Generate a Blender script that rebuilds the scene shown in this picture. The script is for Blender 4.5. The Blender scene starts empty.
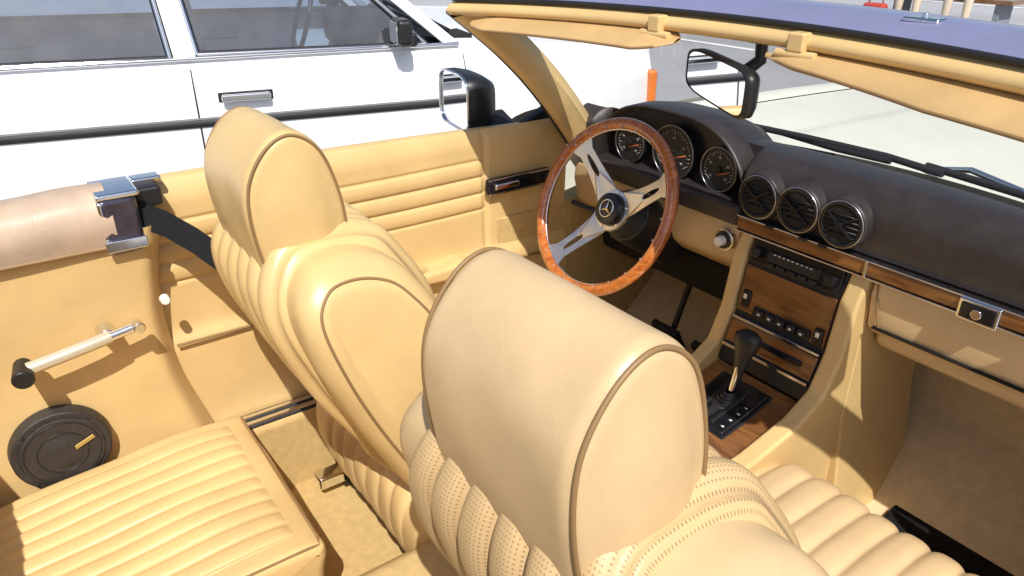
import bpy, bmesh, math, random
from mathutils import Vector, Matrix
random.seed(7)
S=bpy.context.scene
def link(o): S.collection.objects.link(o); return o
# ---------------------------------------------------------------- materials
def mat(name,col,rough=.5,metal=0.,var=.12,vscale=9,bump=.0,bscale=300,coat=0.,spec=.5,bdist=.002,rvar=.0,perf=0,wr=3.0):
    m=bpy.data.materials.new(name); m.use_nodes=True; nt=m.node_tree; N=nt.nodes; L=nt.links
    b=N['Principled BSDF']; b.inputs['Roughness'].default_value=rough; b.inputs['Metallic'].default_value=metal
    b.inputs['Coat Weight'].default_value=coat; b.inputs['Coat Roughness'].default_value=.05
    b.inputs['Specular IOR Level'].default_value=spec
    tc=N.new('ShaderNodeTexCoord')
    n=N.new('ShaderNodeTexNoise'); n.inputs['Scale'].default_value=vscale; n.inputs['Detail'].default_value=7; n.inputs['Roughness'].default_value=.62
    L.new(tc.outputs['Object'],n.inputs['Vector'])
    r=N.new('ShaderNodeValToRGB'); r.color_ramp.elements[0].position=.3; r.color_ramp.elements[1].position=.7
    lo=[max(0,c*(1-var)) for c in col]; hi=[min(1,c*(1+var*.6)) for c in col]
    r.color_ramp.elements[0].color=(*lo,1); r.color_ramp.elements[1].color=(*hi,1)
    L.new(n.outputs['Fac'],r.inputs['Fac']); colout=r.outputs['Color']
    if perf:
        v=N.new('ShaderNodeTexVoronoi'); v.voronoi_dimensions='2D'; v.inputs['Scale'].default_value=perf; v.inputs['Randomness'].default_value=0.0
        L.new(tc.outputs['UV'],v.inputs['Vector'])
        lt=N.new('ShaderNodeMath'); lt.operation='LESS_THAN'; lt.inputs[1].default_value=.20; L.new(v.outputs['Distance'],lt.inputs[0])
        mx=N.new('ShaderNodeMix'); mx.data_type='RGBA'; L.new(lt.outputs[0],mx.inputs['Factor']); L.new(colout,mx.inputs['A']); mx.inputs['B'].default_value=(col[0]*.55,col[1]*.52,col[2]*.5,1)
        colout=mx.outputs['Result']
    L.new(colout,b.inputs['Base Color'])
    if rvar:
        mr=N.new('ShaderNodeMapRange'); mr.inputs['To Min'].default_value=max(.02,rough-rvar); mr.inputs['To Max'].default_value=min(1,rough+rvar)
        L.new(n.outputs['Fac'],mr.inputs['Value']); L.new(mr.outputs['Result'],b.inputs['Roughness'])
    if bump:
        n2=N.new('ShaderNodeTexNoise'); n2.inputs['Scale'].default_value=bscale; n2.inputs['Detail'].default_value=4
        L.new(tc.outputs['Object'],n2.inputs['Vector'])
        n3=N.new('ShaderNodeTexNoise'); n3.inputs['Scale'].default_value=bscale*.06; n3.inputs['Detail'].default_value=2
        L.new(tc.outputs['Object'],n3.inputs['Vector'])
        ad=N.new('ShaderNodeMath'); ad.operation='MULTIPLY_ADD'; ad.inputs[1].default_value=wr
        L.new(n3.outputs['Fac'],ad.inputs[0]); L.new(n2.outputs['Fac'],ad.inputs[2])
        bp=N.new('ShaderNodeBump'); bp.inputs['Strength'].default_value=bump; bp.inputs['Distance'].default_value=bdist
        L.new(ad.outputs[0],bp.inputs['Height']); L.new(bp.outputs['Normal'],b.inputs['Normal'])
    return m
def glassmat(name,tint,refl_rough=.01,dens=.06,f0=.06):
    m=bpy.data.materials.new(name); m.use_nodes=True; nt=m.node_tree; N=nt.nodes; L=nt.links; N.clear()
    o=N.new('ShaderNodeOutputMaterial'); t=N.new('ShaderNodeBsdfTransparent'); t.inputs[0].default_value=(*tint,1)
    g=N.new('ShaderNodeBsdfGlossy'); g.inputs['Roughness'].default_value=refl_rough
    lw=N.new('ShaderNodeLayerWeight'); lw.inputs['Blend'].default_value=.5
    pw=N.new('ShaderNodeMath'); pw.operation='POWER'; pw.inputs[1].default_value=4.5; L.new(lw.outputs['Facing'],pw.inputs[0])
    fr=N.new('ShaderNodeMath'); fr.operation='MULTIPLY_ADD'; fr.inputs[1].default_value=.8; fr.inputs[2].default_value=f0; L.new(pw.outputs[0],fr.inputs[0])
    d=N.new('ShaderNodeBsdfDiffuse'); d.inputs[0].default_value=(.7,.7,.68,1)
    nz=N.new('ShaderNodeTexNoise'); nz.inputs['Scale'].default_value=14; nz.inputs['Detail'].default_value=6
    tc=N.new('ShaderNodeTexCoord'); L.new(tc.outputs['Object'],nz.inputs['Vector'])
    mm=N.new('ShaderNodeMath'); mm.operation='MULTIPLY'; mm.inputs[1].default_value=dens; L.new(nz.outputs['Fac'],mm.inputs[0])
    m1=N.new('ShaderNodeMixShader'); L.new(mm.outputs[0],m1.inputs[0]); L.new(t.outputs[0],m1.inputs[1]); L.new(d.outputs[0],m1.inputs[2])
    m2=N.new('ShaderNodeMixShader'); L.new(fr.outputs[0],m2.inputs[0]); L.new(m1.outputs[0],m2.inputs[1]); L.new(g.outputs[0],m2.inputs[2])
    L.new(m2.outputs[0],o.inputs[0]); return m
def woodmat(name,c1,c2,rough=.25,coat=.6,scale=30,axis=1):
    m=bpy.data.materials.new(name); m.use_nodes=True; nt=m.node_tree; N=nt.nodes; L=nt.links
    b=N['Principled BSDF']; b.inputs['Roughness'].default_value=rough; b.inputs['Coat Weight'].default_value=coat; b.inputs['Coat Roughness'].default_value=.08
    tc=N.new('ShaderNodeTexCoord'); mp=N.new('ShaderNodeMapping'); sc=[scale*6]*3; sc[axis]=scale; mp.inputs['Scale'].default_value=sc
    n=N.new('ShaderNodeTexNoise'); n.inputs['Scale'].default_value=1; n.inputs['Detail'].default_value=8; n.inputs['Distortion'].default_value=1.2
    L.new(tc.outputs['Object'],mp.inputs[0]); L.new(mp.outputs[0],n.inputs['Vector'])
    r=N.new('ShaderNodeValToRGB'); r.color_ramp.elements[0].position=.3; r.color_ramp.elements[1].position=.68
    r.color_ramp.elements[0].color=(*c1,1); r.color_ramp.elements[1].color=(*c2,1)
    L.new(n.outputs['Fac'],r.inputs['Fac']); L.new(r.outputs[0],b.inputs['Base Color']); return m
LEA=mat('tan_leather',(.68,.472,.205),.36,var=.12,vscale=6,bump=.22,bscale=380,bdist=.0012,rvar=.09,wr=2.2)
LEAD=mat('tan_leather_faded',(.635,.45,.24),.36,var=.13,vscale=7,bump=.22,bscale=380,bdist=.0012,rvar=.09,wr=2.2)
LEAP=mat('tan_leather_perforated',(.60,.415,.205),.46,var=.12,vscale=7,bump=.2,bscale=420,bdist=.0012,perf=230,wr=2)
LEAPINK=mat('tan_vinyl_sunfaded',(.52,.39,.28),.42,var=.2,vscale=14,bump=.3,bscale=300,bdist=.0014,wr=3)
VIS=mat('visor_vinyl',(.54,.35,.15),.5,var=.14,vscale=9,bump=.3,bscale=380,bdist=.0012)
PIPE=mat('piping_brown',(.27,.16,.065),.5)
CRANK=mat('crank_satin_beige',(.66,.58,.43),.3,.35,var=.08)
CARP=mat('tan_carpet',(.60,.42,.18),.95,var=.14,vscale=50,bump=.5,bscale=1200,bdist=.002,spec=.1,wr=.8)
CARPL=mat('tan_carpet_sunlit',(.78,.60,.35),.95,var=.12,vscale=40,bump=.5,bscale=1200,bdist=.002,spec=.1,wr=.8)  # same tan carpet made lighter, footwell sunlight put into its colour
MATB=mat('black_carpet_mat',(.018,.017,.016),.95,var=.4,vscale=60,bump=1.0,bscale=900,bdist=.003,spec=.1)
BLK=mat('black_vinyl',(.040,.032,.031),.40,var=.3,vscale=20,bump=.4,bscale=600,bdist=.0010,rvar=.1,wr=2)
BLKM=mat('black_plastic',(.014,.014,.015),.42,var=.2)
BLKG=mat('black_gloss',(.01,.01,.012),.12,var=.1)
DIAL=mat('gauge_dial',(.022,.022,.024),.5,var=.1)
DIALM=mat('gauge_marking',(.34,.33,.30),.5)
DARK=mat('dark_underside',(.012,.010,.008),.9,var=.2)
CHR=mat('chrome',(.82,.83,.85),.09,1.,var=.05,rvar=.04)
ALU=mat('brushed_aluminium',(.80,.80,.80),.30,1.,var=.06,vscale=60,rvar=.08)
BEZ=mat('gauge_bezel_metal',(.25,.25,.26),.3,1.,var=.06)
STEEL=mat('blue_paint_glare',(.27,.27,.43),.32,.2,var=.08,coat=.6)  # header blue lightened to lilac, with the glare put into its base colour
STEELD=mat('blue_grey_enamel',(.09,.085,.13),.22,.6,var=.3,vscale=40,coat=.8)
CREAM=mat('cream_hood_paint',(.82,.80,.69),.5,.0,var=.05,coat=.0,vscale=3,spec=.25)
WHITE=mat('white_car_paint',(.86,.86,.86),.3,.0,var=.02,coat=.4,vscale=2)
RUB=mat('black_rubber',(.015,.015,.017),.6,var=.2)
BELT=mat('belt_webbing',(.013,.013,.015),.8,var=.3,vscale=200,bump=.6,bscale=900,bdist=.001,spec=.2)
TYRE=mat('tyre_rubber',(.02,.02,.02),.8,var=.3)
GREY=mat('grey_fabric',(.22,.24,.27),.8,var=.2,vscale=20)
AMBER=mat('amber_lens',(.85,.22,.03),.2,coat=.5)
IVORY=mat('ivory_marking',(.80,.78,.72),.5)
ORNG=mat('orange_needle',(.6,.14,.02),.5)
GOLD=mat('speaker_badge',(.55,.42,.16),.35,.8)
WOOD=woodmat('walnut_trim',(.10,.035,.010),(.30,.13,.042),axis=1,scale=9,rough=.16)
WOODL=woodmat('zebrano_trim',(.09,.034,.010),(.29,.125,.038),axis=1,scale=7,rough=.16,coat=.9)
WRIM=woodmat('mahogany_rim',(.32,.07,.012),(.62,.20,.04),rough=.15,coat=1,scale=12,axis=0)
GLASS=glassmat('windshield_glass',(.97,.99,.98),dens=.10)
CGLASS=glassmat('car_window_glass',(.60,.72,.86),dens=.10,f0=.16)
MIRR=mat('mirror_glass',(.9,.92,.95),.015,1.,var=.01)
# ---------------------------------------------------------------- helpers
def emp(name,loc=(0,0,0)):
    e=bpy.data.objects.new(name,None); e.location=loc; e.empty_display_size=.1; return link(e)
def par(o,p):
    if p is not None:
        o.parent=p; o.matrix_parent_inverse=Matrix.Translation(-Vector(p.location))
    return o
def mesh(name,V,Fc,m,p,smooth=True,uv=None):
    me=bpy.data.meshes.new(name); me.from_pydata([tuple(v) for v in V],[],Fc); me.update()
    if uv:
        ul=me.uv_layers.new(name='UVMap')
        for q in me.polygons:
            for li in q.loop_indices: ul.data[li].uv=uv[me.loops[li].vertex_index]
    bm=bmesh.new(); bm.from_mesh(me); bmesh.ops.remove_doubles(bm,verts=bm.verts,dist=1e-6); bmesh.ops.recalc_face_normals(bm,faces=bm.faces); bm.to_mesh(me); bm.free()
    o=bpy.data.objects.new(name,me); link(o); me.materials.append(m)
    if smooth:
        for q in me.polygons: q.use_smooth=True
    return par(o,p)
def bev(o,w,seg=3,ang=35):
    if w>0:
        b=o.modifiers.new('b','BEVEL'); b.width=w; b.segments=seg; b.limit_method='ANGLE'; b.angle_limit=math.radians(ang); b.harden_normals=True
    return o
def solid(o,t,off=0):
    s=o.modifiers.new('s','SOLIDIFY'); s.thickness=t; s.offset=off; return o
def box(name,c,s,m,p,b=.004,rot=None,seg=3):
    V=[Vector((sx*s[0]/2,sy*s[1]/2,sz*s[2]/2)) for sx in(-1,1) for sy in(-1,1) for sz in(-1,1)]
    if rot is not None: V=[rot@v for v in V]
    V=[v+Vector(c) for v in V]
    F_=[(0,1,3,2),(4,6,7,5),(0,4,5,1),(2,3,7,6),(0,2,6,4),(1,5,7,3)]
    return bev(mesh(name,V,F_,m,p),b,seg)
def extr(name,pts,ax,lo,hi,m,p,b=.004,seg=3):
    def mk(a,c,t):
        return {'y':(a,t,c),'x':(t,a,c),'z':(a,c,t)}[ax]
    n=len(pts); V=[mk(a,c,lo) for a,c in pts]+[mk(a,c,hi) for a,c in pts]
    Fc=[tuple(range(n)),tuple(range(2*n-1,n-1,-1))]+[(i,(i+1)%n,n+(i+1)%n,n+i) for i in range(n)]
    return bev(mesh(name,V,Fc,m,p),b,seg,30)
def tube(name,pts,r,m,p,cyc=False,seg=10):
    cu=bpy.data.curves.new(name,'CURVE'); cu.dimensions='3D'; cu.bevel_depth=r; cu.bevel_resolution=3; cu.use_fill_caps=True
    sp=cu.splines.new('POLY'); sp.points.add(len(pts)-1)
    for i,q in enumerate(pts): sp.points[i].co=(*q,1)
    sp.use_cyclic_u=cyc; sp.use_smooth=True
    cu.materials.append(m); o=bpy.data.objects.new(name,cu); link(o)
    dg=bpy.context.evaluated_depsgraph_get(); me=bpy.data.meshes.new_from_object(o.evaluated_get(dg)); bpy.data.objects.remove(o)
    o=bpy.data.objects.new(name,me); link(o)
    return par(o,p)
def cyl(name,p0,p1,r0,r1,m,p,n=40,b=.0):
    p0=Vector(p0);p1=Vector(p1); d=(p1-p0).normalized(); a=d.orthogonal().normalized(); c=d.cross(a)
    V=[];
    for q,r in((p0,r0),(p1,r1)):
        for i in range(n):
            t=2*math.pi*i/n; V.append(q+a*math.cos(t)*r+c*math.sin(t)*r)
    Fc=[tuple(range(n)),tuple(range(n,2*n))]+[(i,(i+1)%n,n+(i+1)%n,n+i) for i in range(n)]
    o=mesh(name,V,Fc,m,p); bev(o,b if b>0 else .0006,2,40); return o
def grid(name,fn,nu,nv,m,p,cu=False):
    V=[fn(i/(nu if cu else nu-1),j/(nv-1)) for j in range(nv) for i in range(nu)]
    Fc=[]
    for j in range(nv-1):
        for i in range(nu if cu else nu-1):
            k=(i+1)%nu; Fc.append((j*nu+i,j*nu+k,(j+1)*nu+k,(j+1)*nu+i))
    return mesh(name,V,Fc,m,p)
def cr(P,n,closed=True):
    out=[];L_=len(P)
    segs=L_ if closed else L_-1
    for s in range(segs):
        g=lambda i:P[i%L_] if closed else P[max(0,min(L_-1,i))]
        a,b,c,d=[Vector(g(s+k)) for k in(-1,0,1,2)]
        for i in range(n):
            t=i/n; out.append(.5*((2*b)+(c-a)*t+(2*a-5*b+4*c-d)*t*t+(3*b-a-3*c+d)*t**3))
    if not closed: out.append(Vector(P[-1]))
    return out
def shell(name,prof,yc,hw,er,m,p,chan=None,wfun=None,n=8,cols=None,bulge=.012,flat=False):
    """profile (x,z) swept along y, rounded ends, optional pleat channels"""
    P=cr(prof,n); N_=len(P)
    area=sum(P[i].x*P[(i+1)%N_].y-P[(i+1)%N_].x*P[i].y for i in range(N_))
    nor=[]
    for i in range(N_):
        t=(P[(i+1)%N_]-P[i-1]).normalized(); nv=Vector((t.y,-t.x)); nor.append(nv if area>0 else -nv)
    arc=[0]
    for i in range(1,N_): arc.append(arc[-1]+(P[i]-P[i-1]).length)
    ys=[]
    for k in range(9): ys.append(-hw+er*(1-math.cos(k/8*math.pi/2)))
    nc=cols or (40 if not chan else chan[2]*12+14)
    mid=[-hw+er+(2*hw-2*er)*k/nc for k in range(1,nc)]
    ys=ys+mid+[-q for q in reversed(ys)]
    V=[];UVs=[]
    def off(y,i):
        if not chan: return 0
        c0,c1,ct,h,mk=chan
        if y<c0-yc or y>c1-yc: return 0
        f=(y-(c0-yc))/((c1-c0)/ct); f-=math.floor(f)
        return h*((1-abs(2*f-1)**3.0)-.45)*(mk(P[i]) if mk else 1)
    for y in ys:
        e=hw-abs(y); ins=0
        if e<er: ins=er-math.sqrt(max(0,er*er-(er-e)**2))
        for i in range(N_):
            wob=.0010*math.sin(P[i].x*31+y*23)+.0007*math.sin(P[i].y*47-y*37+1.3)
            q=P[i]+nor[i]*(off(y,i)-ins+wob)
            w=wfun(q.y) if wfun else 1
            V.append((q.x,yc+y*w,q.y)); UVs.append((y,arc[i]))
    Fc=[]
    for j in range(len(ys)-1):
        for i in range(N_):
            k=(i+1)%N_; Fc.append((j*N_+i,j*N_+k,(j+1)*N_+k,(j+1)*N_+i))
    cen=sum(P,Vector((0,0)))/N_
    for side,j in((-1,0),(1,len(ys)-1)):
        base=j*N_; prev=base
        if flat: Fc.append(tuple(range(base,base+N_))); continue
        for s_,bl in((.75,.55),(.45,.85),(.15,1.)):
            st=len(V)
            for i in range(N_):
                v=Vector(V[base+i]); c3=Vector((cen.x,v.y,cen.y)); q=c3+(v-c3)*s_; q.y+=side*bulge*bl; V.append(tuple(q)); UVs.append((0,0))
            for i in range(N_): k=(i+1)%N_; Fc.append((prev+i,prev+k,st+k,st+i))
            prev=st
        st=len(V); V.append((cen.x,yc+side*(hw+bulge),cen.y)); UVs.append((0,0))
        for i in range(N_): Fc.append((prev+i,prev+(i+1)%N_,st))
    o=mesh(name,V,Fc,m,p,True,UVs)
    def ring(y,o_=0.0,ins=0):
        return [((P[i]+nor[i]*(o_-ins)).x, yc+y*(wfun((P[i]+nor[i]*(o_-ins)).y) if wfun else 1),(P[i]+nor[i]*(o_-ins)).y) for i in range(N_)]
    return o,ring
# ================================================================ SEATS
HP=[(-.760,.875),(-.783,.95),(-.783,1.03),(-.752,1.083),(-.71,1.1),(-.668,1.07),(-.645,1.0),(-.640,.93),(-.655,.875),(-.71,.862)]
BP=[(-.580,.880),(-.62,.918),(-.680,.934),(-.735,.922),(-.766,.87),(-.748,.78),(-.695,.65),(-.620,.51),(-.54,.41),(-.44,.42),(-.45,.52),(-.50,.68),(-.545,.82)]
BPL=[(-.575,.905),(-.61,.940),(-.68,.952),(-.748,.940),(-.785,.87),(-.763,.77),(-.700,.64),(-.622,.51),(-.54,.42),(-.45,.43),(-.44,.53),(-.488,.68),(-.535,.83)]
CP=[(-.62,.34),(-.62,.44),(-.55,.47),(-.35,.468),(-.15,.482),(-.04,.475),(.0,.43),(-.01,.36),(-.05,.30),(-.3,.29),(-.55,.29)]
def seat(yc,lea,leach,leac,np):
    e=emp('car_seat',(-.35,yc,.22))
    o,ring=shell('headrest',HP,yc,.107,.018,lea,e,n=8,bulge=.012)
    for s in(-1,1): tube('headrest_piping',ring(s*.1035,.0012,.006),.0022,PIPE,e,True)
    wf=lambda z: 1 if z<.76 else 1-.20*((z-.76)/.17)**2.2
    msk=lambda q: 1 if (q.x>-.66 or q.y>.66) else max(.0,(q.y-.52)/.14)
    o,ring=shell('backrest',BP,yc,.240,.040,lea,e,n=7,wfun=wf,flat=True)
    o2,r2=shell('backrest_pleats',BPL,yc,.168,.030,leach,e,chan=(yc-.155,yc+.155,np,.015,msk),n=9,wfun=wf,flat=True)
    for s in(-1,1): tube('backrest_piping',ring(s*.2375,.0005,.026),.0022,PIPE,e,True)
    o,ring=shell('cushion',CP,yc,.25,.035,leac,e,n=7,flat=True)
    o,ring=shell('cushion_pleats',[(x+(.008 if x>-.1 else 0),z+(.012 if z>.4 else -0.0)) for x,z in CP],yc,.185,.016,leac,e,chan=(yc-.18,yc+.18,7,.009,None),n=9,flat=True)
    for s in(-1,1):
        cyl('headrest_post',(-.715,yc+s*.06,.90),(-.70,yc+s*.06,.84),.006,.006,CHR,e)
        cyl('recliner_hub',(-.56,yc+s*.245,.41),(-.56,yc+s*.262,.41),.035,.03,BLKM,e,b=.003)
        box('seat_rail',(-.32,yc+s*.19,.255),(.56,.03,.05),BLKM,e)
        box('rail_end',(-.625,yc+s*.19,.262),(.06,.04,.03),CHR,e,.006)
        tube('recliner_arm',[(-.59,yc+s*.248,.44),(-.57,yc+s*.25,.40),(-.52,yc+s*.25,.34)],.009,BLKM,e)
    box('seat_base',(-.33,yc,.275),(.5,.36,.06),DARK,e,.01)
    return e
seat(.345,LEA,LEA,LEA,6)
seat(-.345,LEAD,LEAP,LEAD,6)
# ================================================================ REAR SEAT
e=emp('rear_jump_seat',(-.97,.35,.3))
RP=[(-.795,.26),(-.78,.40),(-.770,.448),(-.79,.470),(-.90,.476),(-1.05,.464),(-1.2,.448),(-1.24,.43),(-1.24,.26),(-1.0,.25)]
shell('cushion',RP,.362,.218,.018,LEA,e,n=9,flat=True)
shell('cushion_pleats',[(x-.012 if x>-.81 else x,z+(.0015 if z>.42 else 0)) for x,z in RP],.366,.186,.006,LEA,e,chan=(.185,.547,10,.0070,lambda q:1 if (q.y>.44 and q.x<-.815) else 0),n=9,flat=True)
tube('cushion_piping',[(-.782,.154,.464),(-.778,.17,.468),(-.778,.35,.468),(-.778,.56,.468)],.0022,PIPE,e)
tube('cushion_piping_side',[(-.782,.154,.464),(-.80,.150,.470),(-.95,.149,.471),(-1.2,.149,.447)],.0022,PIPE,e)
shell('cushion_right',RP,-.358,.222,.02,LEA,e,n=7,flat=True)
grid('rear_backrest',lambda u,v:(-1.205-.10*v+ .004*math.cos(u*30),-.60+1.20*u,.40+.44*v),60,8,LEA,e)
# ================================================================ BODY
car=emp('convertible_car',(0,0,.3))
box('floor_pan',(-.3,0,.205),(2.1,1.36,.03),CARP,car,.002)
extr('tunnel_carpet',[(-.14,.22),(-.12,.40),(-.09,.425),(.09,.425),(.12,.40),(.14,.22)],'x',-1.2,.5,CARP,car,.01)
extr('under_seat_carpet',[(-1.24,.22),(-.80,.22),(-.79,.26),(-.79,.30),(-1.24,.30)],'y',-.62,.62,CARP,car,.004)
for s in(1,-1):
    sill=box('sill',(-.38,s*.655,.30),(1.0,.11,.20),CARP,car,.015)
    for k in range(3): box('sill_chrome_strip',(-.42,s*(.620+.026*k),.404),(.80,.014,.008),CHR,car,.003)
    box('sill_rubber',(-.42,s*.651,.4005),(.82,.085,.004),RUB,car,.001)
    box('door_sill_outer',(-.38,s*.75,.27),(1.0,.10,.24),CREAM,car,.01)
def rear_panel(s):
    def fn(u,v):
        z=.42+.46*v
        xf=-.815-.035*math.sin(v*math.pi)-.015*v
        x=-1.32+(xf+1.32)*u
        y=.605+.012*math.sin(v*3)+ .05*max(0,(u-.93)/.07)**2
        y+=.0020*math.sin(x*17+z*9)+.0012*math.sin(z*31-x*12)
        return (x,s*y,z)
    o=grid('rear_side_panel',fn,60,34,LEA,car)
    extr('rear_panel_return',[(s*.60,.40),(s*.70,.40),(s*.70,.88),(s*.62,.88),(s*.655,.66)],'x',-.90,-.872,LEA,car,.006)
    prof=[(.598,.862),(.590,.90),(.600,.935),(.63,.955),(.67,.955),(.70,.93),(.70,.87)]
    pr=cr([Vector((a,b)) for a,b in prof],5,False)
    def fn2(u,v):
        q=pr[min(len(pr)-1,int(round(u*(len(pr)-1))))]; return (-1.45+.54*v,s*q.x,q.y-.004*math.sin(v*3)+.0015*math.sin(v*23))
    grid('belt_rail_padding',fn2,len(pr),24,LEAPINK,car)
    tube('belt_rail_piping',[(-1.45,s*.599,.863),(-.91,s*.599,.859)],.004,PIPE,car)
rear_panel(1); rear_panel(-1)
for s in(1,-1):
    extr('post_cap',[(-.930,s*.590),(-.868,s*.598),(-.855,s*.70),(-.925,s*.70)],'z',.842,.944,STEELD,car,.012)
    box('post_cap_chrome',(-.899,s*.590,.862),(.066,.008,.020),CHR,car,.002)
    box('post_cap_chrome_face',(-.925,s*.640,.905),(.012,.095,.07),CHR,car,.005)
    box('post_cap_chrome_top',(-.896,s*.645,.946),(.068,.10,.010),CHR,car,.004)
    box('latch',(-.845,s*.655,.925),(.045,.06,.035),BLKM,car,.006)
    box('latch_chrome',(-.838,s*.675,.945),(.05,.035,.012),CHR,car,.004)
    cyl('striker',(-.86,s*.61,.74),(-.86,s*.592,.74),.009,.008,IVORY,car,b=.003)
def side(s):
    def fn(u,v):
        x=-1.95+4.35*u
        z=.24+.63*v
        y=.80+.08*math.sin(min(1,v*1.25)*math.pi*.62)-.05*max(0,v-.85)/.15
        tp=max(0,(x-1.9)/.5); y-=.12*tp**2; tp=max(0,(-1.5-x)/.45); y-=.10*tp**2
        if s<0 and -.85<x<.13 and v>.25: z=.24+.63*.25; y=.80
        return (x,s*y,z-.10*max(0,(x-.8)/1.6)*v**2)
    grid('body_side',fn,80,20,CREAM,car)
    for wx in(1.30,-1.15):
        cyl('wheel_arch',(wx,s*.80,.33),(wx,s*.889,.33),.36,.36,DARK,car)
        cyl('tyre',(wx,s*.72,.32),(wx,s*.895,.32),.32,.32,TYRE,car,b=.02)
        cyl('hubcap',(wx,s*.88,.32),(wx,s*.905,.32),.19,.15,ALU,car,b=.005)
side(1); side(-1)
def hood(u,v):
    y=-.80+1.6*u; x0=.50-.16*(y/.64)**2; x=x0+(2.42-x0)*v
    z=.882-.012*(y/.8)**2-.085*v**2-.03*max(0,v-.85)/.15
    z+=.010*(1/(1+math.exp((abs(y)-.34)/.012)))
    if abs(y)>.66: z+=.012*math.sin((abs(y)-.66)/.14*math.pi)
    return (x,y,z)
grid('hood',hood,100,40,CREAM,car)
for s in(1,-1): tube('hood_gap',[(.40+.2*i,s*.665,.8745-.085*((.40+.2*i-.33)/2.1)**2) for i in range(10)],.003,RUB,car)
def cowl(u,v):
    y=-.72+1.44*u; x0=.375-.20*(y/.64)**2; x1=.50-.16*(y/.64)**2; return (x0+(x1-x0)*v,y,.872+.008*v-.012*math.sin(v*math.pi)+.0*u)
grid('cowl_panel',cowl,60,8,BLKM,car)
for k in range(36):
    y=-.55+k*.0314; x0=.385-.20*(y/.64)**2
    box('cowl_slat',(x0+.06,y,.877),(.07,.006,.004),RUB,car,0)
extr('front_end',[(-.79,.25),(.79,.25),(.79,.74),(-.79,.74)],'x',2.30,2.42,CREAM,car,.03)
box('front_bumper',(2.5,0,.42),(.12,1.6,.14),CHR,car,.03)
extr('rear_end',[(-.80,.25),(.80,.25),(.80,.86),(-.80,.86)],'x',-1.95,-1.85,CREAM,car,.03)
extr('rear_deck',[(-1.95,.80),(-1.35,.80),(-1.33,.90),(-1.95,.86)],'y',-.80,.80,CREAM,car,.02)
extr('rear_bulkhead',[(-1.38,.22),(-1.33,.22),(-1.33,.86),(-1.38,.86)],'y',-.72,.72,LEA,car,.004)
for s in(1,-1):
    extr('rear_quarter_top',[(s*.69,.80),(s*.83,.80),(s*.83,.862),(s*.79,.872),(s*.69,.872)],'x',-1.9,-.90,CREAM,car,.008)
box('rear_bumper',(-2.0,0,.42),(.10,1.55,.14),CHR,car,.03)
extr('firewall',[(.30,.22),(.50,.40),(.50,.84),(.56,.84),(.56,.20),(.30,.20)],'y',-.70,.70,CARPL,car,.01)
box('footwell_floor',(.15,-.40,.224),(.7,.52,.012),CARPL,car,.003)
box('kick_panel',(.345,-.675,.45),(.35,.02,.50),CARPL,car,.003)
box('kick_panel_left',(.22,.685,.45),(.60,.02,.50),CARP,car,.003)
fm=emp('floor_mat',(.35,-.42,.235))
extr('mat',[(.12,-.60),(.12,-.24),(.38,-.22),(.46,-.26),(.46,-.62)],'z',.232,.244,MATB,fm,.004)
fm=emp('floor_mat',(.35,.38,.235))
extr('mat',[(-.1,.56),(-.1,.18),(.38,.18),(.46,.24),(.46,.60)],'z',.222,.236,MATB,fm,.004)
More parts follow.
